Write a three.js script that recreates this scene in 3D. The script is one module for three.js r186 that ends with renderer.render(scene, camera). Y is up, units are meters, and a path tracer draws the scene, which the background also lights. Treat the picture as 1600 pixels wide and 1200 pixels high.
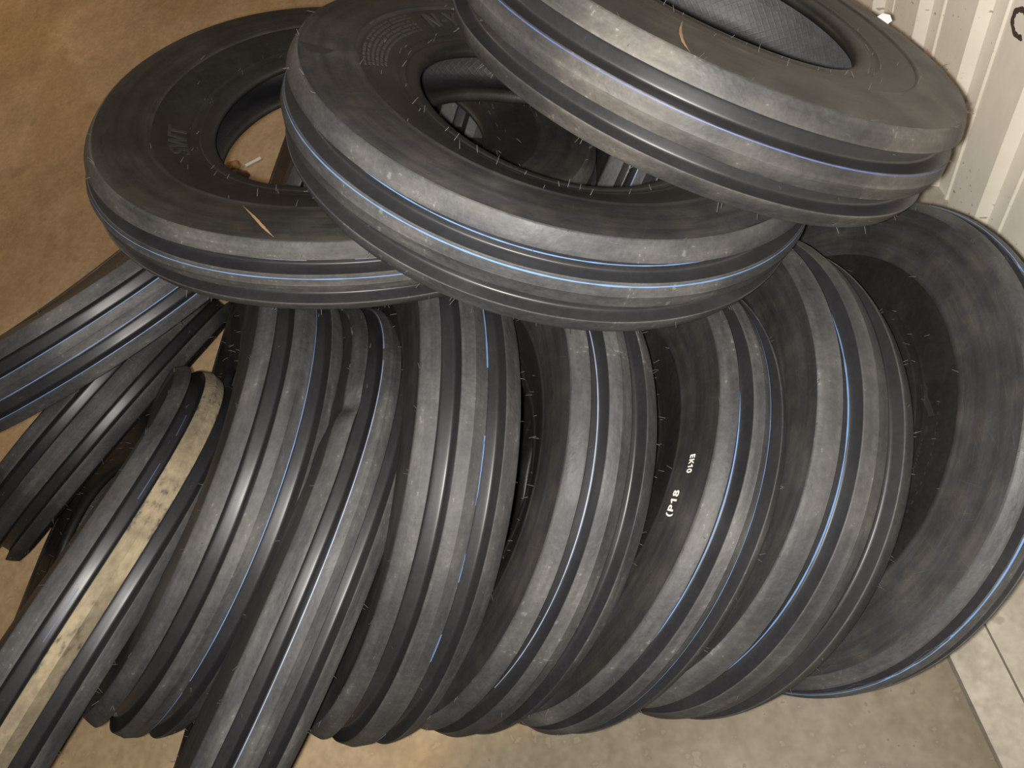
import * as THREE from 'three';
import { mergeGeometries } from 'three/addons/utils/BufferGeometryUtils.js';
import { FontLoader } from 'three/addons/loaders/FontLoader.js';
import { TextGeometry } from 'three/addons/geometries/TextGeometry.js';
import { RectAreaLightUniformsLib } from 'three/addons/lights/RectAreaLightUniformsLib.js';
RectAreaLightUniformsLib.init();

// ------------------------------------------------------------------ camera, light, exposure
const scene = new THREE.Scene();
scene.background = new THREE.Color(0x000000);
const renderer = new THREE.WebGLRenderer({ antialias: true });
renderer.toneMapping = THREE.LinearToneMapping;
renderer.toneMappingExposure = 1.14;
renderer.shadowMap.enabled = true;

const camera = new THREE.PerspectiveCamera(2 * Math.atan(600 / 1280) * 180 / Math.PI, 4 / 3, 0.02, 60);
const camRight = new THREE.Vector3(0.95567, -0.22339, 0.19183);
const camUp = new THREE.Vector3(0.28053, 0.49277, -0.8237);
const camBack = new THREE.Vector3(0.08948, 0.841, 0.53359);
camera.quaternion.setFromRotationMatrix(new THREE.Matrix4().makeBasis(camRight, camUp, camBack));
camera.position.set(0, 1.55, 0);
scene.add(camera);

// the phone's own flash, a thumb's width from the lens
const flash = new THREE.SpotLight(0xfffaf4, 8.4, 0, 1.25, 0.35, 2);
flash.name = 'phone_flash';
flash.position.copy(camera.position).addScaledVector(camRight, -0.016).addScaledVector(camUp, -0.005);
flash.target.position.copy(flash.position).addScaledVector(camBack, -2);
flash.castShadow = true; flash.shadow.mapSize.set(2048, 2048); flash.shadow.radius = 0.4; flash.shadow.bias = -0.0004;
flash.shadow.camera.near = 0.05; flash.shadow.camera.far = 12;
scene.add(flash, flash.target);

// ------------------------------------------------------------------ helpers
let seed = 20240611;
const rnd = () => { seed = (seed + 0x6d2b79f5) | 0; let t = Math.imul(seed ^ (seed >>> 15), 1 | seed); t = (t + Math.imul(t ^ (t >>> 7), 61 | t)) ^ t; return ((t ^ (t >>> 14)) >>> 0) / 4294967296; };
const rr = (a, b) => a + (b - a) * rnd();
const clamp = (x, a = 0, b = 1) => Math.min(b, Math.max(a, x));
const smooth = (a, b, x) => { const t = clamp((x - a) / (b - a)); return t * t * (3 - 2 * t); };
const lerp = (a, b, t) => a + (b - a) * t;

function lattice(n) { const a = new Float32Array(n * n); for (let i = 0; i < a.length; i++) a[i] = rnd(); return a; }
const LAT = [lattice(256), lattice(256)];
function vnoise(x, y, px, py, k = 0) {           // value noise that repeats after px, py cells
  const L = LAT[k], x0 = Math.floor(x), y0 = Math.floor(y), fx = x - x0, fy = y - y0;
  const ux = fx * fx * (3 - 2 * fx), uy = fy * fy * (3 - 2 * fy);
  const xa = ((x0 % px) + px) % px, xb = (xa + 1) % px, ya = ((y0 % py) + py) % py, yb = (ya + 1) % py;
  const a = L[ya * 256 + xa], b = L[ya * 256 + xb], c = L[yb * 256 + xa], d = L[yb * 256 + xb];
  return a + (b - a) * ux + (c - a) * uy + (a - b - c + d) * ux * uy;
}
function fbm(u, v, fu, fv, oct, k = 0) { let s = 0, w = 0.5, t = 0; for (let o = 0; o < oct; o++) { s += w * vnoise(u * fu, v * fv, Math.min(fu, 256), Math.min(fv, 256), k); t += w; w *= 0.55; fu *= 2; fv *= 2; } return s / t; }
function texture(size, fn, srgb = true) {
  const d = new Uint8Array(size * size * 4);
  for (let y = 0, i = 0; y < size; y++) for (let x = 0; x < size; x++, i += 4) { const c = fn((x + 0.5) / size, (y + 0.5) / size, x, y); for (let q = 0; q < 3; q++) d[i + q] = clamp(c[q], 0, 255); d[i + 3] = 255; }
  const t = new THREE.DataTexture(d, size, size); t.wrapS = t.wrapT = THREE.RepeatWrapping; t.magFilter = THREE.LinearFilter; t.minFilter = THREE.LinearMipmapLinearFilter; t.generateMipmaps = true;
  if (srgb) t.colorSpace = THREE.SRGBColorSpace; t.needsUpdate = true; return t;
}
function scratches(size, count, len, along, lo, hi) {   // a field of thin strokes, mostly along u
  const f = new Float32Array(size * size);
  for (let n = 0; n < count; n++) {
    let x = rnd() * size, y = rnd() * size, a = (rnd() < along ? rr(-0.12, 0.12) : rr(-1.6, 1.6)), L = len * rr(0.2, 1), b = rr(lo, hi);
    for (let s = 0; s < L; s++) { const i = ((Math.floor(y) + size) % size) * size + ((Math.floor(x) + size) % size); f[i] = Math.max(f[i], b * Math.sin(Math.PI * (s + 1) / (L + 1))); x += Math.cos(a); y += Math.sin(a); a += rr(-0.02, 0.02); if (x < 0) x += size; if (y < 0) y += size; if (x >= size) x -= size; if (y >= size) y -= size; }
  }
  return f;
}
const used = {};
function numbered(n) { used[n] = (used[n] ?? -1) + 1; return used[n] ? n + '_' + String(used[n]).padStart(3, '0') : n; }
function mesh(name, geo, mat, parent) { const m = new THREE.Mesh(geo, mat); m.name = name; m.castShadow = m.receiveShadow = true; parent.add(m); return m; }
function struct(name, geo, mat) { const m = mesh(name, geo, mat, scene); m.userData.kind = 'structure'; return m; }
function tag(o, label, category, group) { o.userData.label = label; o.userData.category = category; if (group) o.userData.group = group; return o; }

// ------------------------------------------------------------------ materials
const TS = 1024;
const sc1 = scratches(TS, 420, 90, 0.75, 0.15, 0.6), sc2 = scratches(TS, 700, 150, 0.6, 0.1, 0.55);
// dusty rubber on the faces of the ribs
const ribTex = texture(TS, (u, v, x, y) => {
  const a = fbm(u, v, 5, 10, 5), b = fbm(u, v, 64, 64, 3, 1), c = fbm(u, v, 3, 40, 3, 1);
  let g = 59 + (a - 0.5) * 38 + (b - 0.5) * 16 + (c - 0.5) * 22 + sc1[y * TS + x] * 26;
  if (b > 0.8 && a > 0.5) g += 20;
  const w = (a - 0.45) * 9;
  return [g + w, g + w * 0.55, g - w * 0.3];
});
const ribRough = texture(512, (u, v) => { const g = 168 + (fbm(u, v, 6, 12, 4) - 0.5) * 70; return [g, g, g]; }, false);
// clean moulded rubber at the bottom of the grooves
const grooveTex = texture(512, (u, v) => { const a = fbm(u, v, 6, 6, 5), b = fbm(u, v, 90, 90, 2, 1); const g = 39 + (a - 0.5) * 14 + (b - 0.5) * 6; return [g, g, g + 1]; });
const grooveRough = texture(512, (u, v) => { const g = 112 + (fbm(u, v, 7, 7, 4) - 0.5) * 40; return [g, g, g]; }, false);
// scuffed sidewall
const sideTex = texture(TS, (u, v, x, y) => {
  const a = fbm(u, v, 4, 5, 5), b = fbm(u, v, 14, 18, 4, 1), c = fbm(u, v, 2, 44, 3);
  let g = 40 + (a - 0.5) * 20 + (b - 0.5) * 12 + (c - 0.5) * 18 + sc2[y * TS + x] * 32;
  const w = smooth(0.45, 0.75, b) * 4;
  return [g + w, g + w * 0.45, g - w * 0.3];
});
const sideRough = texture(512, (u, v) => { const g = 136 + (fbm(u, v, 5, 6, 5) - 0.5) * 60; return [g, g, g]; }, false);
const bandTex = texture(512, (u, v, x, y) => { const a = fbm(u, v, 5, 5, 5), b = fbm(u, v, 60, 60, 2, 1); const g = 30 + (a - 0.5) * 18 + (b - 0.5) * 8; return [g + 1, g, g - 2]; });
const linerTex = texture(512, (u, v) => { const a = fbm(u, v, 5, 5, 5), b = fbm(u, v, 80, 80, 2, 1); const g = 44 + (a - 0.5) * 22 + (b - 0.5) * 10; return [g, g, g + 1]; });
const linerBump = texture(512, (u, v) => { const p = Math.abs(Math.sin((u * 24 + v * 24) * Math.PI)), q = Math.abs(Math.sin((u * 24 - v * 24) * Math.PI)); const g = 90 + 120 * Math.max(smooth(0.93, 1, p), smooth(0.93, 1, q)) + (fbm(u, v, 50, 50, 2) - 0.5) * 60; return [g, g, g]; }, false);
const grainBump = texture(512, (u, v) => { const g = 128 + (fbm(u, v, 80, 80, 3) - 0.5) * 160 + (fbm(u, v, 9, 9, 3, 1) - 0.5) * 60; return [g, g, g]; }, false);
// dried mud
const mudTex = texture(TS, (u, v) => {
  const a = fbm(u, v, 4, 12, 5), b = fbm(u, v, 40, 40, 4, 1), m = smooth(0.26, 0.42, a * 0.7 + b * 0.3);
  const g = (b - 0.5) * 40; return [lerp(74, 132, m) + g, lerp(71, 120, m) + g, lerp(66, 97, m) + g * 0.8];
});
const S = (o) => new THREE.MeshStandardMaterial(o);
const M = {
  rib: S({ map: ribTex, roughness: 1, roughnessMap: ribRough, bumpMap: grainBump, bumpScale: 0.0006, vertexColors: true }),
  groove: S({ map: grooveTex, roughness: 1, roughnessMap: grooveRough, vertexColors: true }),
  side: S({ map: sideTex, roughness: 1, roughnessMap: sideRough, bumpMap: grainBump, bumpScale: 0.0004, vertexColors: true }),
  band: S({ map: bandTex, roughness: 0.5, bumpMap: grainBump, bumpScale: 0.0003, vertexColors: true }),
  liner: S({ map: linerTex, roughness: 0.55, bumpMap: linerBump, bumpScale: 0.00035, vertexColors: true }),
  mud: S({ map: mudTex, roughness: 0.95, bumpMap: grainBump, bumpScale: 0.0012, vertexColors: true }),
  letter: S({ color: 0x2b2b29, roughness: 0.45 }),
  hair: S({ color: 0x4e4c49, roughness: 0.5 }),
  blue: S({ color: 0x5f7fa8, roughness: 0.6 }),
  paleBlue: S({ color: 0x7f8fa6, roughness: 0.6 }),
  darkBlue: S({ color: 0x46527c, roughness: 0.6 }),
  chalk: S({ color: 0xd8d5cc, roughness: 0.95 }),
  paper: S({ color: 0xe9e0e2, roughness: 0.9 }),
};

// ------------------------------------------------------------------ the place: floor, ledge, walls, ceiling
const floorTex = texture(2048, (u, v) => {
  const a = fbm(u, v, 4, 4, 6), b = fbm(u, v, 22, 22, 5, 1), c = fbm(u, v, 128, 128, 2), d = fbm(u, v, 7, 3, 4, 1);
  const dirt = smooth(0.42, 0.62, d), g = (a - 0.5) * 30 + (b - 0.5) * 30 + (c - 0.5) * 22;
  let r = lerp(158, 150, dirt) + g, gg = lerp(149, 138, dirt) + g * 0.97, bb = lerp(132, 116, dirt) + g * 0.9;
  const stain = smooth(0.56, 0.7, fbm(u, v, 11, 11, 5, 1)) * 9 + smooth(0.6, 0.75, b) * 10; r -= stain; gg -= stain; bb -= stain * 0.9;
  if (c > 0.86 && b > 0.55) { r -= 22; gg -= 22; bb -= 20; }
  if (c < 0.22 && b < 0.5) { r += 16; gg += 16; bb += 14; }
  return [r, gg, bb];
});
const dirtTex = texture(1024, (u, v) => {
  const a = fbm(u, v, 5, 5, 6), b = fbm(u, v, 26, 12, 5, 1), c = fbm(u, v, 120, 120, 2), g = (a - 0.5) * 54 + (b - 0.5) * 46 + (c - 0.5) * 26;
  let k = 0; if (c > 0.8) k = -26;
  return [158 + g + k, 124 + g * 0.9 + k, 82 + g * 0.7 + k];
});
const floorBump = texture(1024, (u, v) => { const g = 128 + (fbm(u, v, 60, 60, 4) - 0.5) * 140 + (fbm(u, v, 6, 6, 4, 1) - 0.5) * 90; return [g, g, g]; }, false);
const wallTex = texture(1024, (u, v) => {
  const a = fbm(u, v, 3, 6, 5), b = fbm(u, v, 60, 20, 3, 1), c = fbm(u, v, 110, 110, 2); let g = 246 + (a - 0.5) * 20 + (b - 0.5) * 10; const k = smooth(0.8, 0.86, c) * smooth(0.5, 0.62, a) * 70;
  return [g - k, g - 6 - k, g - 22 - k];
});
const clone = (t, x, y) => { const c = t.clone(); c.repeat.set(x, y); c.needsUpdate = true; return c; };
const mConcrete = S({ map: floorTex, roughness: 0.92, bumpMap: floorBump, bumpScale: 0.0012 });
const kerbTex = texture(1024, (u, v) => { const a = fbm(u, v, 5, 5, 6), b = fbm(u, v, 30, 30, 4, 1), c = fbm(u, v, 120, 120, 2), g = (a - 0.5) * 34 + (b - 0.5) * 34 + (c - 0.5) * 24, k = smooth(0.62, 0.72, b) * smooth(0.5, 0.6, a) * -22; return [160 + g + k, 154 + g + k, 140 + g * 0.95 + k]; });
const mKerb = S({ map: kerbTex, roughness: 0.9, bumpMap: floorBump, bumpScale: 0.0015 });
const mDirt = S({ map: dirtTex, roughness: 0.97, bumpMap: floorBump, bumpScale: 0.003 });
const mSheet = S({ map: wallTex, roughness: 0.55 });
const mPlain = S({ color: 0x8f8a80, roughness: 0.9 });
const WX = 0.845;
function slab(x0, x1, y0, y1, z0, z1, tile = 1.4, ox = 0) {
  const g = new THREE.BoxGeometry(x1 - x0, y1 - y0, z1 - z0); g.translate((x0 + x1) / 2, (y0 + y1) / 2, (z0 + z1) / 2);
  const p = g.attributes.position, n = g.attributes.normal, uv = g.attributes.uv;
  for (let i = 0; i < p.count; i++) { const ny = Math.abs(n.getY(i)), nx = Math.abs(n.getX(i)); uv.setXY(i, ((nx > 0.5 ? p.getY(i) : p.getX(i)) + ox) / tile, ((ny > 0.5 ? p.getZ(i) : nx > 0.5 ? p.getZ(i) : p.getY(i)) + ox * 0.7) / tile); }
  return g;
}
// the floor is a grid so that trodden brown earth can lie over the concrete with an edge of its own
{
  const g = new THREE.PlaneGeometry(7.2, 8.4, 180, 210); g.rotateX(-Math.PI / 2); g.translate(-2.755, 0, -2.2);
  const p = g.attributes.position, uv = g.attributes.uv, col = new Float32Array(p.count * 3);
  for (let i = 0; i < p.count; i++) {
    const x = p.getX(i), z = p.getZ(i); uv.setXY(i, x / 1.5, z / 1.5);
    const e = fbm(x / 8 + 3, z / 8 + 3, 14, 14, 4), d = smooth(-0.1, 0.1, (e - 0.5) * 1.6 - 0.55 - x - 0.38 * (z + 0.9));
    col[i * 3] = lerp(1, 1.75, d); col[i * 3 + 1] = lerp(1, 1.5, d); col[i * 3 + 2] = lerp(1, 1.2, d);
  }
  g.setAttribute('color', new THREE.BufferAttribute(col, 3));
  mConcrete.vertexColors = false;
  const m = mConcrete.clone(); m.vertexColors = true; m.color.setRGB(0.68, 0.68, 0.68);
  struct('floor', g, m).userData.label = 'concrete floor with brown dirt trodden over its far left part';
}
struct('trim_1', slab(0.446, 0.519, -0.05, 0.022, -6.4, 2, 1.1, 0.3), mKerb).userData.label = 'raised concrete edge strip along the wall ledge';
struct('trim_2', slab(0.5225, WX + 0.06, -0.05, 0.022, -6.4, 2, 1.3, 2.1), mKerb).userData.label = 'concrete ledge between edge strip and metal wall';
{ // profiled metal sheets of the right-hand wall
  const shape = [[0, 0], [0.088, 0], [0.102, 0.022], [0.122, 0.022], [0.125, 0.018], [0.13, 0.018], [0.133, 0.022], [0.164, 0.022], [0.178, 0]], P = 0.178, H = 3.4;
  const w = new THREE.Group(); w.name = 'wall_right'; w.userData.kind = 'structure'; w.userData.label = 'cream ribbed metal sheet wall beside the tyres'; scene.add(w);
  for (let s = 0; s < 8; s++) {
    const pos = [], uv = [], idx = [], z0 = 1.326 - s * 5 * P; let n = 0;
    for (let k = 0; k < 5; k++) for (let i = 0; i < shape.length - 1; i++) {
      const [a, da] = shape[i], [b, db] = shape[i + 1], za = z0 - k * P - a, zb = z0 - k * P - b;
      for (const [z, d] of [[za, da], [zb, db]]) for (const y of [0.02, H]) { pos.push(WX + d, y, z); uv.push(z / 0.9, y / 0.9); }
      idx.push(n, n + 1, n + 2, n + 2, n + 1, n + 3); n += 4;
    }
    const g = new THREE.BufferGeometry(); g.setAttribute('position', new THREE.Float32BufferAttribute(pos, 3)); g.setAttribute('uv', new THREE.Float32BufferAttribute(uv, 2)); g.setIndex(idx); g.computeVertexNormals();
    const m = mSheet.clone(); m.side = THREE.DoubleSide; mesh('metal_sheet', g, s ? M.sheet : (M.sheet = m), w);
  }
  mesh('backing', slab(WX + 0.04, WX + 0.16, 0, 3.4, -6.4, 2), mPlain, w);
}
struct('wall_left', slab(-6.4, -6.28, 0, 3.4, -6.4, 2), mPlain);
struct('wall_back', slab(-6.4, WX + 0.16, 0, 3.4, -6.5, -6.4), mPlain);
struct('wall_front', slab(-6.4, WX + 0.16, 0, 3.4, 2, 2.1), mPlain);
struct('ceiling', slab(-6.4, WX + 0.16, 3.4, 3.5, -6.5, 2.1), mPlain);
// a dim warm tube lamp of the store, up under the ceiling behind the photographer
{
  const t = new THREE.Group(); t.name = 'ceiling_lamp'; t.position.set(-3.2, 3.3, -4.2); scene.add(t); tag(t, 'long warm ceiling lamp above the tyre store', 'lamp');
  mesh('housing', new THREE.BoxGeometry(1.3, 0.05, 0.2).translate(0, 0.06, 0), mPlain, t);
  mesh('diffuser', new THREE.BoxGeometry(1.2, 0.03, 0.14).translate(0, 0.02, 0), S({ color: 0xfff0d8, emissive: 0xffd9a0, emissiveIntensity: 4 }), t);
  const l = new THREE.RectAreaLight(0xffdcb6, 118, 1.2, 0.14); l.name = 'lamp_light'; l.position.set(0, -0.005, 0); l.rotation.x = -Math.PI / 2; t.add(l);
}

// ------------------------------------------------------------------ the tyre
// half section, z = distance from the middle plane, r = radius; mirrored for the other side
const SEC = {
  center: [[0, 0.4004], [0.0006, 0.4], [0.007, 0.3989], [0.014, 0.3975], [0.0192, 0.3964], [0.0201, 0.3959], [0.0205, 0.3948]],
  groove: [[0.0205, 0.3948], [0.0212, 0.387], [0.0217, 0.381], [0.0223, 0.377], [0.0232, 0.3749], [0.0247, 0.374], [0.027, 0.3737], [0.031, 0.3736], [0.037, 0.3736], [0.0415, 0.3737], [0.0437, 0.3742], [0.0452, 0.3755], [0.0462, 0.378], [0.0476, 0.383], [0.0492, 0.3884], [0.0503, 0.3918]],
  shoulder: [[0.0503, 0.3918], [0.0508, 0.3929], [0.0518, 0.3933], [0.058, 0.3912], [0.066, 0.3877], [0.073, 0.3842], [0.0772, 0.3817], [0.0784, 0.3804], [0.079, 0.3785]],
  side: [[0.079, 0.3785], [0.0795, 0.376], [0.0803, 0.372], [0.0815, 0.365], [0.0828, 0.355], [0.0835, 0.344], [0.0834, 0.332], [0.0827, 0.32], [0.0815, 0.311], [0.0808, 0.3072], [0.0811, 0.305], [0.0816, 0.303], [0.0814, 0.301], [0.0805, 0.2993], [0.0792, 0.2978], [0.0775, 0.2965]],
  band: [[0.0775, 0.2965], [0.0765, 0.294], [0.0745, 0.285], [0.07, 0.273], [0.0655, 0.262], [0.0615, 0.2525], [0.0588, 0.2462], [0.0592, 0.2445], [0.0585, 0.2425], [0.0562, 0.2405], [0.0548, 0.236], [0.0537, 0.2312]],
  bead: [[0.0537, 0.2312], [0.0546, 0.2298], [0.0545, 0.227], [0.0528, 0.221], [0.0505, 0.2155], [0.0472, 0.2113], [0.043, 0.2092], [0.0385, 0.2092], [0.034, 0.2112], [0.0308, 0.2155], [0.03, 0.222]],
  liner: [[0.03, 0.222], [0.033, 0.235], [0.043, 0.255], [0.057, 0.28], [0.068, 0.308], [0.0735, 0.33], [0.0725, 0.345], [0.065, 0.355], [0.05, 0.361], [0.028, 0.364], [0, 0.3648]],
};
const OUT = [...SEC.center, ...SEC.groove, ...SEC.shoulder, ...SEC.side, ...SEC.band];
const outByZ = (z) => { const a = Math.abs(z), P = [...SEC.center, ...SEC.groove, ...SEC.shoulder]; for (let i = 1; i < P.length; i++) if (a <= P[i][0]) { const t = (a - P[i - 1][0]) / Math.max(1e-9, P[i][0] - P[i - 1][0]); return lerp(P[i - 1][1], P[i][1], t); } return 0.3785; };
const sideByR = (r) => { const P = [...SEC.side, ...SEC.band]; for (let i = 1; i < P.length; i++) if (r >= P[i][1]) { const t = (r - P[i - 1][1]) / (P[i][1] - P[i - 1][1]); return lerp(P[i - 1][0], P[i][0], t); } return 0.0537; };
const NT = 176;

function makeTire(o) {
  const [ov1, ov2, w1, w2, sc, wd] = o.d, zb = o.zb ?? 0.047;
  const root = new THREE.Group(); root.name = numbered('tractor_tire'); scene.add(root);
  const u = new THREE.Vector3(...o.u).normalize(), a = new THREE.Vector3(...o.a).normalize(); u.addScaledVector(a, -u.dot(a)).normalize();
  const v = new THREE.Vector3().crossVectors(a, u);
  root.quaternion.setFromRotationMatrix(new THREE.Matrix4().makeBasis(u, v, a)); root.position.set(...o.c);
  tag(root, o.label, 'tire', 'tyres in the pile');
  // place a point of the section: th around, z across, r out, lift along r
  const kinks = o.kinks ?? [];
  const at = (th, z, r) => {
    const k = smooth(0.34, 0.215, r) * (zb - 0.047) * Math.sign(z) * Math.min(1, Math.abs(z) / 0.03);
    let R = r * (1 + ov1 * Math.cos(2 * th) + ov2 * Math.sin(2 * th)) * sc, Z = (z + k) * sc * wd + w1 * Math.cos(2 * th) + w2 * Math.sin(2 * th);
    for (const [t0, wT, z0, wZ, dz, dr] of kinks) { let q = th - t0; q -= Math.round(q / (2 * Math.PI)) * 2 * Math.PI; const g = Math.exp(-(q * q) / (wT * wT)) * Math.exp(-((z - z0) ** 2) / (wZ * wZ)); Z += dz * g; R += dr * g; }
    return [R * Math.cos(th), R * Math.sin(th), Z];
  };
  const off = rnd() * 10, so = rr(0, 5), tone = o.tone ?? 1, dust = o.dust ?? [1, 1, 1];
  function strip(prof, colorOf, turn = 1) {       // one smooth strip of the section swept right round
    const n = prof.length, pos = [], nor = [], uv = [], col = [], idx = []; let s = 0;
    const P = new THREE.Vector3(), Q = new THREE.Vector3(), T = new THREE.Vector3(), N = new THREE.Vector3();
    for (let i = 0; i < n; i++) {
      if (i) s += Math.hypot(prof[i][0] - prof[i - 1][0], prof[i][1] - prof[i - 1][1]);
      const ia = Math.max(0, i - 1), ib = Math.min(n - 1, i + 1);
      for (let j = 0; j <= NT; j++) {
        const th = j / NT * Math.PI * 2, p = at(th, ...prof[i]); pos.push(...p);
        P.set(...at(th, ...prof[ib])).sub(Q.set(...at(th, ...prof[ia]))); T.set(...at(th + 0.01, ...prof[i])).sub(Q.set(...at(th - 0.01, ...prof[i])));
        N.crossVectors(T, P).multiplyScalar(-turn).normalize(); nor.push(N.x, N.y, N.z);
        uv.push(j / NT * 6, (s + so) / 0.36 + off);
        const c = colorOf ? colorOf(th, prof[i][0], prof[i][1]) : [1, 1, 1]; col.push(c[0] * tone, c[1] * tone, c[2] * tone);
      }
    }
    for (let i = 0; i < n - 1; i++) for (let j = 0; j < NT; j++) { const q = i * (NT + 1) + j, r = q + NT + 1; if (turn > 0) idx.push(q, r, q + 1, q + 1, r, r + 1); else idx.push(q, q + 1, r, q + 1, r + 1, r); }
    const g = new THREE.BufferGeometry();
    g.setAttribute('position', new THREE.Float32BufferAttribute(pos, 3)); g.setAttribute('normal', new THREE.Float32BufferAttribute(nor, 3));
    g.setAttribute('uv', new THREE.Float32BufferAttribute(uv, 2)); g.setAttribute('color', new THREE.Float32BufferAttribute(col, 3)); g.setIndex(idx); return g;
  }
  const st = o.sideTone ?? 1;
  const linerTone = () => [o.liner ?? 1, o.liner ?? 1, o.liner ?? 1];
  const mir = (p) => p.map(([z, r]) => [-z, r]);
  // patches where hands, straps and other tyres rubbed the dust away or left more of it
  const patch = (f, k, lo, hi) => (th, z) => { const n = fbm(th / (2 * Math.PI) + off * 0.13 + k * 0.31, z * 2.2 + k * 0.17 + off * 0.07, f, 8, 4, k & 1), t = smooth(0.33, 0.68, n); return [lerp(lo, hi, t) * dust[0], lerp(lo, hi, t) * dust[1], lerp(lo, hi, t) * dust[2]]; };
  const both = (name, prof, mat, colorA, colorB) => [mesh(name, strip(prof, colorA, 1), mat[0] ?? mat, root), mesh(name, strip(mir(prof), colorB ?? colorA, -1), mat[1] ?? mat, root)];
  mesh('center_rib', mergeGeometries([strip(SEC.center, o.muddy ? patch(24, 1, 0.72, 1.02) : patch(9, 1, 0.86, 1.14), 1), strip(mir(SEC.center), o.muddy ? patch(40, 2, 0.5, 0.98) : patch(9, 2, 0.8, 1.06), -1)]), o.muddy ? M.mud : M.rib, root);
  both('groove', SEC.groove, M.groove);
  both('shoulder_rib', SEC.shoulder, M.rib, patch(9, 3, 0.88, 1.16), patch(9, 4, 0.8, 1.06));
  const sides = both('sidewall', SEC.side, M.side, patch(7, 5, 0.9 * st, 1.1 * st), patch(7, 6, 0.9 * st, 1.1 * st));
  const bands = both('lettering_band', SEC.band, M.band);
  both('bead', SEC.bead, M.band);
  mesh('inner_liner', mergeGeometries([strip(SEC.liner, linerTone, 1), strip(mir(SEC.liner), linerTone, -1)]), M.liner, root);
  // painted lines left from the tread extruder, one ribbon for every unbroken stretch
  for (const [z, width, gap, mat] of o.lines ?? []) {
    const ph = rnd() * 7; let pos = [];
    const close = () => {
      const n = pos.length / 6; if (n > 4) { const idx = []; for (let i = 0; i < n - 1; i++) { const q = i * 2; idx.push(q, q + 1, q + 2, q + 2, q + 1, q + 3); }
        const g = new THREE.BufferGeometry(); g.setAttribute('position', new THREE.Float32BufferAttribute(pos, 3)); g.setIndex(idx); g.computeVertexNormals();
        const lm = mesh('painted_line', g, mat ?? M.blue, root); lm.userData.label = 'thin blue line along the tread'; lm.castShadow = false; }
      pos = [];
    };
    for (let j = 0; j <= 640; j++) {
      const t = j / 640 * Math.PI * 2;
      if (fbm(((j / 640) + ph) % 1, 0.37 + ph, 30, 8, 2) < gap) { close(); continue; }
      const q = 0.8 * width * (0.6 + 0.8 * fbm(j / 640, ph, 128, 8, 2)), wob = 0.0006 * Math.sin(t * 3 + ph);
      for (const d of [-0.5, 0.5]) { const zz = z + wob + d * q; pos.push(...at(t, zz, outByZ(zz) + 0.0005)); }
    }
    close();
  }
  // rubber vent hairs
  {
    const hairs = [], rows = [[0.0787, 26, 0.011], [-0.0787, 26, 0.011], [0.036, 12, 0.007], [-0.036, 12, 0.007], [0.06, 9, 0.008], [-0.06, 9, 0.008], [0.004, 6, 0.008]];
    const one = (th, z, r, nz, nr, len) => {
      const b = new THREE.Vector3(...at(th, z, r)), d = new THREE.Vector3(nr * Math.cos(th), nr * Math.sin(th), nz).normalize(); d.x += rr(-0.5, 0.5); d.y += rr(-0.5, 0.5); d.z += rr(-0.4, 0.4); d.normalize();
      const g = new THREE.CylinderGeometry(0.00028, 0.00045, len, 4, 1); g.translate(0, len / 2 - 0.0008, 0); g.applyQuaternion(new THREE.Quaternion().setFromUnitVectors(new THREE.Vector3(0, 1, 0), d)); g.translate(b.x, b.y, b.z); hairs.push(g);
    };
    for (const [z, n, len] of rows) for (let i = 0; i < n; i++) { const t = (i + rr(0, 0.9)) / n * Math.PI * 2; one(t, z, outByZ(z) - 0.0003, z > 0.07 ? 0.6 : z < -0.07 ? -0.6 : 0, 1, len * rr(0.4, 1.1)); if (rnd() < 0.4) one(t + 0.012, z, outByZ(z) - 0.0003, z > 0.07 ? 0.7 : z < -0.07 ? -0.7 : 0, 1, len * rr(0.4, 1)); }
    for (const s of [1, -1]) for (const [r, n] of [[0.236, 26], [0.2455, 20], [0.27, 12], [0.3, 12]]) for (let i = 0; i < n; i++) one((i + rnd()) / n * Math.PI * 2, s * sideByR(r), r, s, -0.5, 0.0085 * rr(0.4, 1.3));
    mesh('vent_hairs', mergeGeometries(hairs), M.hair, root).userData.kind = 'stuff';
  }
  root.userData.place = undefined; delete root.userData.place;
  return { root, at, sides, bands, o };
}

const blue = M.blue, pale = M.paleBlue, dark = M.darkBlue;
const TIRES = {
  T1: { label: 'dusty tyre lying flattest on the upper left of the pile, earth seen through its hole' },
  T2: { label: 'large tyre lying atop the middle of the pile, two blue lines along its tread' },
  T3: { label: 'topmost dusty tyre tilted against the ribbed metal wall at upper right' },
  R1: { label: 'tyre leaning nearest the wall at far right, its wide dark sidewall facing out' },
  R2: { label: 'leaning tyre just left of the one nearest the wall, blue line beside its shoulder' },
  R3: { label: 'leaning tyre with two white chalk marks on its sidewall' },
  R4: { label: 'leaning tyre left of the chalk-marked one, bright light streak in its right groove' },
  R5: { label: 'leaning tyre in mid-row with a short broken blue line on its right groove' },
  R6: { label: 'leaning tyre with a folded kinked shoulder, left of the mid-row tyre' },
  R7: { label: 'leaning tyre between the muddy tyre and the kinked one' },
  R8: { label: 'mud-caked tyre with a tan dried mud band, at lower left' },
  L1: { label: 'leftmost upper tyre lying slanted with three blue lines, partly under the upper left tyre' },
  B1: { label: 'leaning tyre of the hidden back row, its sidewall seen through the middle top tyre' },
  B2: { label: 'back row tyre whose ribbed tread shows at the right inside the middle top tyre' },
  B4: { label: 'rightmost tyre of the back row, below the tilted topmost tyre' },
  B3: { label: 'back row tyre whose shoulder shows inside the hole of the upper left tyre' },
  L2: { label: 'dark shaded tyre behind the muddy one and under the slanted blue-lined tyre' },
};
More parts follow.
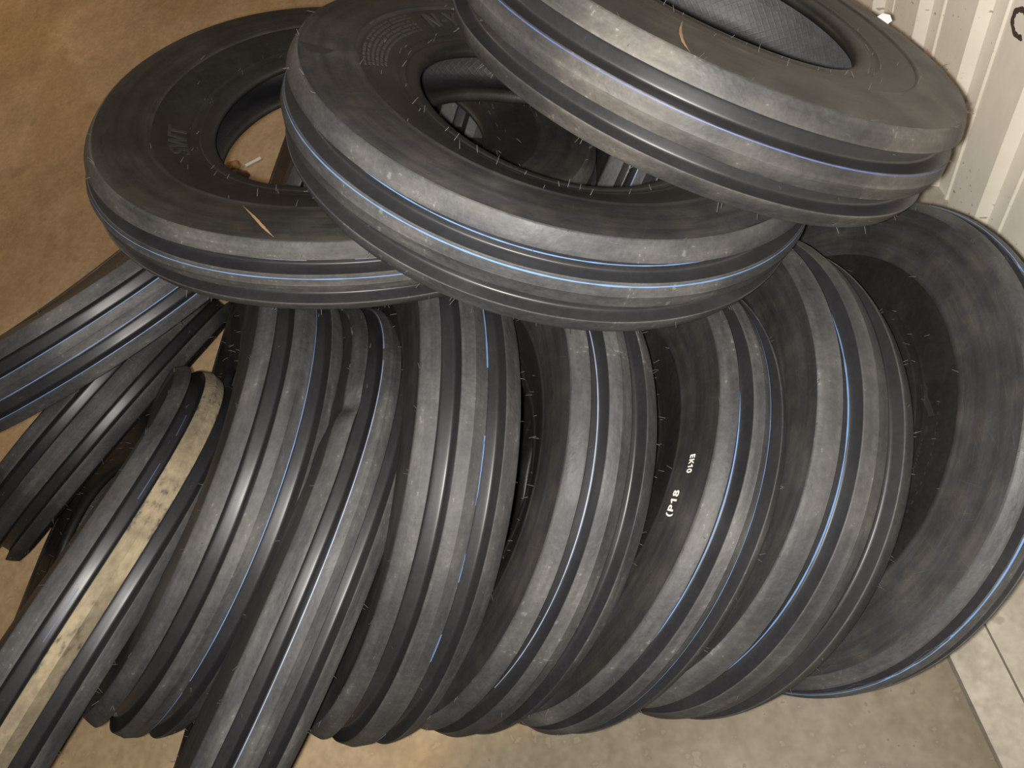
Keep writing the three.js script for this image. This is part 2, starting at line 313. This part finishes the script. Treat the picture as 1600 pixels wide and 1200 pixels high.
// centre, start direction, axle direction, [oval x2, twist x2, size, width] of every tyre in the pile
const POSE = {
  T1: { c: [-0.2477, 0.7078, -1.0478], u: [-0.9375, 0.3246, -0.1251], a: [0.3424, 0.9247, -0.1663], d: [0.0333, 0.0138, -0.0139, -0.0082, 0.9427, 0.7401] },
  T2: { c: [0.0502, 0.7686, -0.8631], u: [-0.8944, 0.4456, -0.038], a: [0.4457, 0.881, -0.1588], d: [0.0413, -0.0162, 0.0092, 0.0, 0.8579, 0.9798] },
  T3: { c: [0.2773, 0.8125, -0.8944], u: [-0.8174, 0.5725, 0.0641], a: [0.5559, 0.8131, -0.1731], d: [0.0031, 0.0178, -0.0006, 0.0025, 0.86, 0.9227] },
  R1: { c: [0.2992, 0.3059, -0.5462], u: [-0.4788, -0.6719, -0.565], a: [-0.7066, 0.6769, -0.2061], d: [0.0231, -0.0099, 0.0073, 0.003, 1.008, 0.4931] },
  R2: { c: [0.1192, 0.3249, -0.5389], u: [-0.4185, -0.7095, -0.567], a: [-0.7459, 0.6247, -0.2312], d: [-0.0229, -0.0092, -0.0117, -0.0024, 0.9364, 1.0564] },
  R3: { c: [-0.0483, 0.3415, -0.5337], u: [-0.4196, -0.7089, -0.567], a: [-0.7428, 0.6271, -0.2343], d: [0.0299, 0.0325, -0.0039, -0.0144, 0.9508, 0.6777] },
  R4: { c: [-0.1991, 0.3551, -0.5771], u: [-0.4005, -0.7198, -0.567], a: [-0.7924, 0.5828, -0.18], d: [0.0126, 0.0397, -0.015, -0.0083, 0.9681, 0.7966] },
  R5: { c: [-0.3576, 0.3559, -0.6203], u: [-0.3738, -0.7343, -0.5666], a: [-0.8076, 0.5581, -0.1905], d: [-0.018, 0.0266, -0.0118, 0.0013, 0.9858, 0.8969] },
  R6: { c: [-0.563, 0.3467, -0.574], u: [-0.4214, -0.7078, -0.567], a: [-0.723, 0.6396, -0.2611], d: [-0.0057, -0.0386, 0.0064, -0.0188, 1.081, 0.6606] },
  R7: { c: [-0.6762, 0.3605, -0.7144], u: [-0.4568, -0.6862, -0.5661], a: [-0.6956, 0.6722, -0.2534], d: [0.0263, 0.0031, -0.0157, -0.0047, 1.0431, 0.808] },
  R8: { c: [-0.9473, 0.3349, -0.6136], u: [-0.4995, -0.6579, -0.5637], a: [-0.6057, 0.7304, -0.3157], d: [-0.0039, 0.0004, 0.0168, -0.0166, 1.081, 0.7553] },
  L1: { c: [-0.8316, 0.4813, -1.1151], u: [-0.6461, -0.5376, -0.5417], a: [-0.2511, 0.82, -0.5143], d: [0.0084, -0.0016, -0.0087, -0.0027, 0.9083, 0.8371] },
  L2: { c: [-0.9756, 0.2715, -1.0293], u: [-0.4373, -0.6983, -0.5667], a: [-0.492, 0.7132, -0.4992], d: [0.0037, 0.0019, 0.0022, 0.0011, 0.8596, 0.9073] },
};
const LOOK = {
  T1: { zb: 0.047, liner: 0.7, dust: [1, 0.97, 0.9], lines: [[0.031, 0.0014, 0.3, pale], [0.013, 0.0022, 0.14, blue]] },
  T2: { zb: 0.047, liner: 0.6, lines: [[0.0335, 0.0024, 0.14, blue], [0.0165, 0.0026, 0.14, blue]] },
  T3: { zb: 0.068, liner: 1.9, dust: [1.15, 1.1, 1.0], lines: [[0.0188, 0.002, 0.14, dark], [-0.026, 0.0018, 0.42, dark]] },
  R1: { sideTone: 1.6, lines: [[0.0185, 0.0042, 0.14, blue]] },
  R2: { lines: [[0.0262, 0.0026, 0.14, blue]] },
  R3: { lines: [[0.027, 0.0024, 0.14, blue], [-0.017, 0.0022, 0.14, blue]] },
  R4: { lines: [[0.0265, 0.0018, 0.3, pale]] },
  R5: { lines: [[-0.0188, 0.0026, 0.47, blue]] },
  R6: { kinks: [[3.84, 0.05, 0.068, 0.018, -0.007, -0.013], [3.72, 0.09, 0.07, 0.016, 0.004, 0.004]], lines: [[0.0188, 0.0016, 0.3, pale]] },
  R7: { lines: [[-0.0188, 0.0016, 0.3, blue]] },
  R8: { muddy: true, lines: [[0.031, 0.0016, 0.55, dark]] },
  L1: { lines: [[0.0188, 0.0016, 0.14, blue], [-0.0175, 0.002, 0.14, blue], [-0.0518, 0.0016, 0.3, blue]] },
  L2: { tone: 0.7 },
};
// the row behind, only glimpsed through the holes of the tyres on top
const BACK = {
  B1: { c: [-0.22, 0.335, -1.38], u: [-0.44, -0.69, -0.567], a: [-0.74, 0.64, -0.2], d: [0.01, 0.02, 0, 0, 1, 0.8] },
  B2: { c: [-0.05, 0.335, -1.34], u: [-0.44, -0.69, -0.567], a: [-0.76, 0.62, -0.2], d: [0.01, 0, 0, 0, 1, 0.8], lines: [[0.03, 0.002, 0.14, blue]] },
  B4: { c: [0.11, 0.335, -1.3], u: [-0.44, -0.69, -0.567], a: [-0.76, 0.62, -0.2], d: [0.01, 0, 0, 0, 1, 0.8], lines: [[0.018, 0.002, 0.14, blue]] },
  B3: { c: [-0.47, 0.335, -1.44], u: [-0.44, -0.69, -0.567], a: [-0.72, 0.66, -0.22], d: [0.01, 0, 0, 0, 1, 0.8] },
};
const tires = {};
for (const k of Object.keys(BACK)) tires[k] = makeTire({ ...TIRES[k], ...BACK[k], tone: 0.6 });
for (const k of Object.keys(POSE)) tires[k] = makeTire({ ...TIRES[k], ...POSE[k], ...LOOK[k] });

// ------------------------------------------------------------------ moulded lettering and marks on the tyres
const font = await new FontLoader().loadAsync('fonts/droid/droid_sans_bold.typeface.json');
function textOn(k, name, str, th, r, size, mat, { inward = false, raise = 0.0012, stretch = 1, label } = {}) {
  const t = tires[k], g0 = new TextGeometry(str, { font: font, size, depth: 1, curveSegments: 3, bevelEnabled: false }); g0.computeBoundingBox();
  const bx = g0.boundingBox, cx = (bx.min.x + bx.max.x) / 2, cy = (bx.min.y + bx.max.y) / 2, p = g0.attributes.position;
  for (let i = 0; i < p.count; i++) {
    const x = (p.getX(i) - cx) * stretch, y = p.getY(i) - cy, R = inward ? r - y : r + y, T = th + (inward ? x : -x) / r;
    const q = t.at(T, sideByR(R) - 0.0008 + p.getZ(i) * (raise + 0.0008), R); p.setXYZ(i, ...q);
  }
  g0.computeVertexNormals();
  const m = mesh(name, g0, mat, t.root); if (label) m.userData.label = label; return m;
}
// thin raised bars laid out on a sidewall: [angle, radius, length along, width out, turn]
function barsOn(k, name, list, mat, raise, label) {
  const t = tires[k], gs = list.map(([th, r, len, wid, turn]) => {
    const g = new THREE.BoxGeometry(len, wid, 1), p = g.attributes.position, c = Math.cos(turn), s = Math.sin(turn);
    for (let i = 0; i < p.count; i++) { const x = p.getX(i) * c - p.getY(i) * s, y = p.getX(i) * s + p.getY(i) * c, R = r + y; p.setXYZ(i, ...t.at(th - x / r, sideByR(R) - 0.0006 + (p.getZ(i) + 0.5) * (raise + 0.0006), R)); }
    g.computeVertexNormals(); return g;
  });
  const m = mesh(name, mergeGeometries(gs), mat, t.root); m.userData.kind = 'stuff'; if (label) m.userData.label = label; return m;
}
textOn('T2', 'moulded_letters', 'N-Y', 5.33, 0.274, 0.026, M.letter, { stretch: 1.15, label: 'large raised letters on the sidewall' });
textOn('T1', 'moulded_letters', 'SWT', 0.24, 0.262, 0.026, M.letter, { stretch: 1.1, label: 'raised letters on the sidewall' });
{ // rows of small print beside the large letters
  const rows = [];
  for (let q = 0; q < 6; q++) for (let th = 5.56; th < 6.32 - q * 0.02;) { const w = rr(0.0014, 0.0042); if (rnd() < 0.86) rows.push([th, 0.2905 - q * 0.0062, w, 0.0036, rr(-0.1, 0.1)]); th += (w + 0.0011) / 0.27; }
  barsOn('T2', 'moulded_small_print', rows, M.letter, 0.0008, 'rows of tiny raised lettering');
  const rows2 = [];
  for (let q = 0; q < 4; q++) for (let th = 3.9; th < 4.35;) { const w = rr(0.0014, 0.0042); if (rnd() < 0.86) rows2.push([th, 0.29 - q * 0.0062, w, 0.0036, 0]); th += (w + 0.0012) / 0.27; }
  barsOn('B2', 'moulded_small_print', rows2, M.letter, 0.0008, 'rows of tiny raised lettering');
  const em = [];   // hatched arrow emblem of the tyre by the wall
  for (let i = 0; i < 12; i++) em.push([3.435 - i * 0.008, 0.2465 - Math.max(0, i - 3) * 0.0002 - (i < 6 ? (6 - i) * 0.0006 : 0), 0.0012, 0.0075 + Math.min(i, 6) * 0.0006, 0.5]);
  for (let i = 0; i < 16; i++) for (let j = 0; j < 3; j++) em.push([3.36 - i * 0.0075, 0.2445 + i * 0.0009 + j * 0.0034 - 0.0034, 0.0012, 0.0026, 0.6]);
  for (let i = 0; i < 6; i++) em.push([3.19 - i * 0.006, 0.252, 0.0012, 0.004 + 0.0012 * (3 - Math.abs(i - 3)), 0.3]);
  barsOn('R1', 'moulded_emblem', em, M.letter, 0.001, 'hatched arrow emblem on the sidewall');
  const dash = []; for (let i = 0; i < 26; i++) { dash.push([2.62 + i * 0.02, 0.2475, 0.003, 0.0009, 0]); if (i % 2) dash.push([2.7 + i * 0.024, 0.268, 0.0042, 0.0009, 0]); }
  barsOn('R1', 'moulded_dashes', dash, M.letter, 0.0012, 'broken raised rings on the sidewall');
}
textOn('R3', 'chalk_mark', '(P18', 3.178, 0.329, 0.0125, M.chalk, { inward: true, raise: 0.0004, stretch: 1, label: 'white chalk writing reading (P18' });
textOn('R3', 'chalk_mark', 'EK10', 3.33, 0.342, 0.0098, M.chalk, { raise: 0.0004, stretch: 0.8, label: 'small white chalk writing above the other' });
// rubbed streaks
function streak(k, name, pts, width, mat, label) {
  const t = tires[k], pos = [], idx = []; const N = 24, cv = new THREE.CatmullRomCurve3(pts.map(([a, b]) => new THREE.Vector3(a, b * 3, 0)));
  for (let i = 0; i <= N; i++) { const p = cv.getPoint(i / N), q = cv.getTangent(i / N), w = width * Math.sin(Math.PI * clamp(i / N, 0.04, 0.96)) * rr(0.75, 1.2); for (const s of [-0.5, 0.5]) { const th = p.x - q.y * s * w / 0.32, R = Math.min(0.3782, p.y / 3 + q.x * s * w); pos.push(...t.at(th, sideByR(R) + 0.0004, R)); } if (i) { const b = i * 2; idx.push(b - 2, b - 1, b, b, b - 1, b + 1); } }
  const g = new THREE.BufferGeometry(); g.setAttribute('position', new THREE.Float32BufferAttribute(pos, 3)); g.setIndex(idx); g.computeVertexNormals();
  const m = mesh(name, g, mat, t.root); m.userData.label = label; m.castShadow = false; return m;
}
const tan = S({ color: 0x8a6f4c, roughness: 0.9, side: THREE.DoubleSide }), sooty = S({ color: 0x24231f, roughness: 0.6, side: THREE.DoubleSide });
streak('T1', 'dirt_streak', [[1.13, 0.312], [1.22, 0.335], [1.3, 0.36], [1.345, 0.374]], 0.0035, tan, 'thin tan scrape across the sidewall');
streak('T3', 'dirt_streak', [[0.79, 0.3], [0.815, 0.335], [0.845, 0.362], [0.88, 0.3775]], 0.004, tan, 'thin orange tan scrape across the sidewall');
streak('T2', 'dark_smear', [[0.27, 0.377], [0.36, 0.37], [0.42, 0.344], [0.435, 0.31], [0.44, 0.27]], 0.008, sooty, 'dark curved smear across the sidewall');
streak('T2', 'dark_smear', [[6.2, 0.376], [6.25, 0.36], [6.27, 0.345], [6.26, 0.33]], 0.02, sooty, 'dark smudge on the sidewall');
// paper label standing up from the far shoulder of the topmost tyre
{
  const t = tires.T3, sh = new THREE.Shape([new THREE.Vector2(-0.011, 0), new THREE.Vector2(0.0115, 0), new THREE.Vector2(0.009, 0.0085), new THREE.Vector2(-0.002, 0.012), new THREE.Vector2(-0.012, 0.007)]);
  const g = new THREE.ExtrudeGeometry(sh, { depth: 0.0005, bevelEnabled: false }), p = new THREE.Vector3(...t.at(3.33, 0.0785, 0.3795)), rad = new THREE.Vector3(Math.cos(3.33), Math.sin(3.33), 0), ax = new THREE.Vector3(0, 0, 1), tg = new THREE.Vector3().crossVectors(ax, rad);
  const up = rad.clone().multiplyScalar(0.55).addScaledVector(ax, 0.83).normalize(), nrm = new THREE.Vector3().crossVectors(tg, up);
  g.applyMatrix4(new THREE.Matrix4().makeBasis(tg, up, nrm)); g.translate(p.x, p.y, p.z);
  mesh('paper_label', g, M.paper, t.root).userData.label = 'small torn white paper label';
}

// ------------------------------------------------------------------ small things
{ // letter brushed on the wall, cut off by the edge of the picture
  const sh = new THREE.Shape(), n = 26, R = 0.026;
  for (let i = 0; i <= n; i++) { const a = 0.75 + i / n * 4.7, w = R + 0.0035 * Math.sin(i * 1.3) * 0.3; i ? sh.lineTo(Math.cos(a) * w, Math.sin(a) * w * 1.05) : sh.moveTo(Math.cos(a) * w, Math.sin(a) * w * 1.05); }
  for (let i = n; i >= 0; i--) { const a = 0.75 + i / n * 4.7, w = R - 0.009 - 0.001 * Math.sin(i * 2.1); sh.lineTo(Math.cos(a) * w, Math.sin(a) * w * 1.05); }
  const g = new THREE.ExtrudeGeometry(sh, { depth: 0.0006, bevelEnabled: false }); g.rotateY(-Math.PI / 2); g.translate(WX, 0.522, -1.047);
  const m = mesh('painted_letter', g, S({ color: 0x4a3f38, roughness: 0.9 }), scene.getObjectByName('wall_right')); m.userData.label = 'dark brushed letter C on the metal sheet';
}
{ // white stick and clods of earth on the floor inside the upper left tyre's view
  const g = new THREE.CylinderGeometry(0.0042, 0.0046, 0.05, 12).rotateZ(Math.PI / 2); const m = mesh('chalk_stick', g, M.chalk, scene); m.position.set(-0.765, 0.0046, -1.985); m.rotation.y = 0.25; tag(m, 'short white stick lying on the earth, seen through the upper left tyre', 'stick');
  const spots = [[-0.83, -1.99, 0.02, 'largest tan clod of earth beside the white stick'], [-0.8, -1.945, 0.014, 'small tan clod of earth in front of the white stick'], [-0.85, -1.93, 0.011, 'smallest tan clod of earth near the white stick']];
  for (const [x, z, R, label] of spots) {
    const c = new THREE.IcosahedronGeometry(R, 2), p = c.attributes.position; for (let i = 0; i < p.count; i++) { const v = new THREE.Vector3().fromBufferAttribute(p, i), k = 0.75 + 0.5 * fbm(v.x * 12 + 0.5, v.y * 12 + v.z * 9 + 0.5, 9, 9, 3); p.setXYZ(i, v.x * k * 1.2, Math.max(-R * 0.35, v.y * k * 0.8), v.z * k); }
    c.computeVertexNormals(); const o = mesh(numbered('dirt_clod'), c, mDirt, scene); o.position.set(x, R * 0.34, z); tag(o, label, 'clod', 'clods of earth');
  }
}

renderer.render(scene, camera);
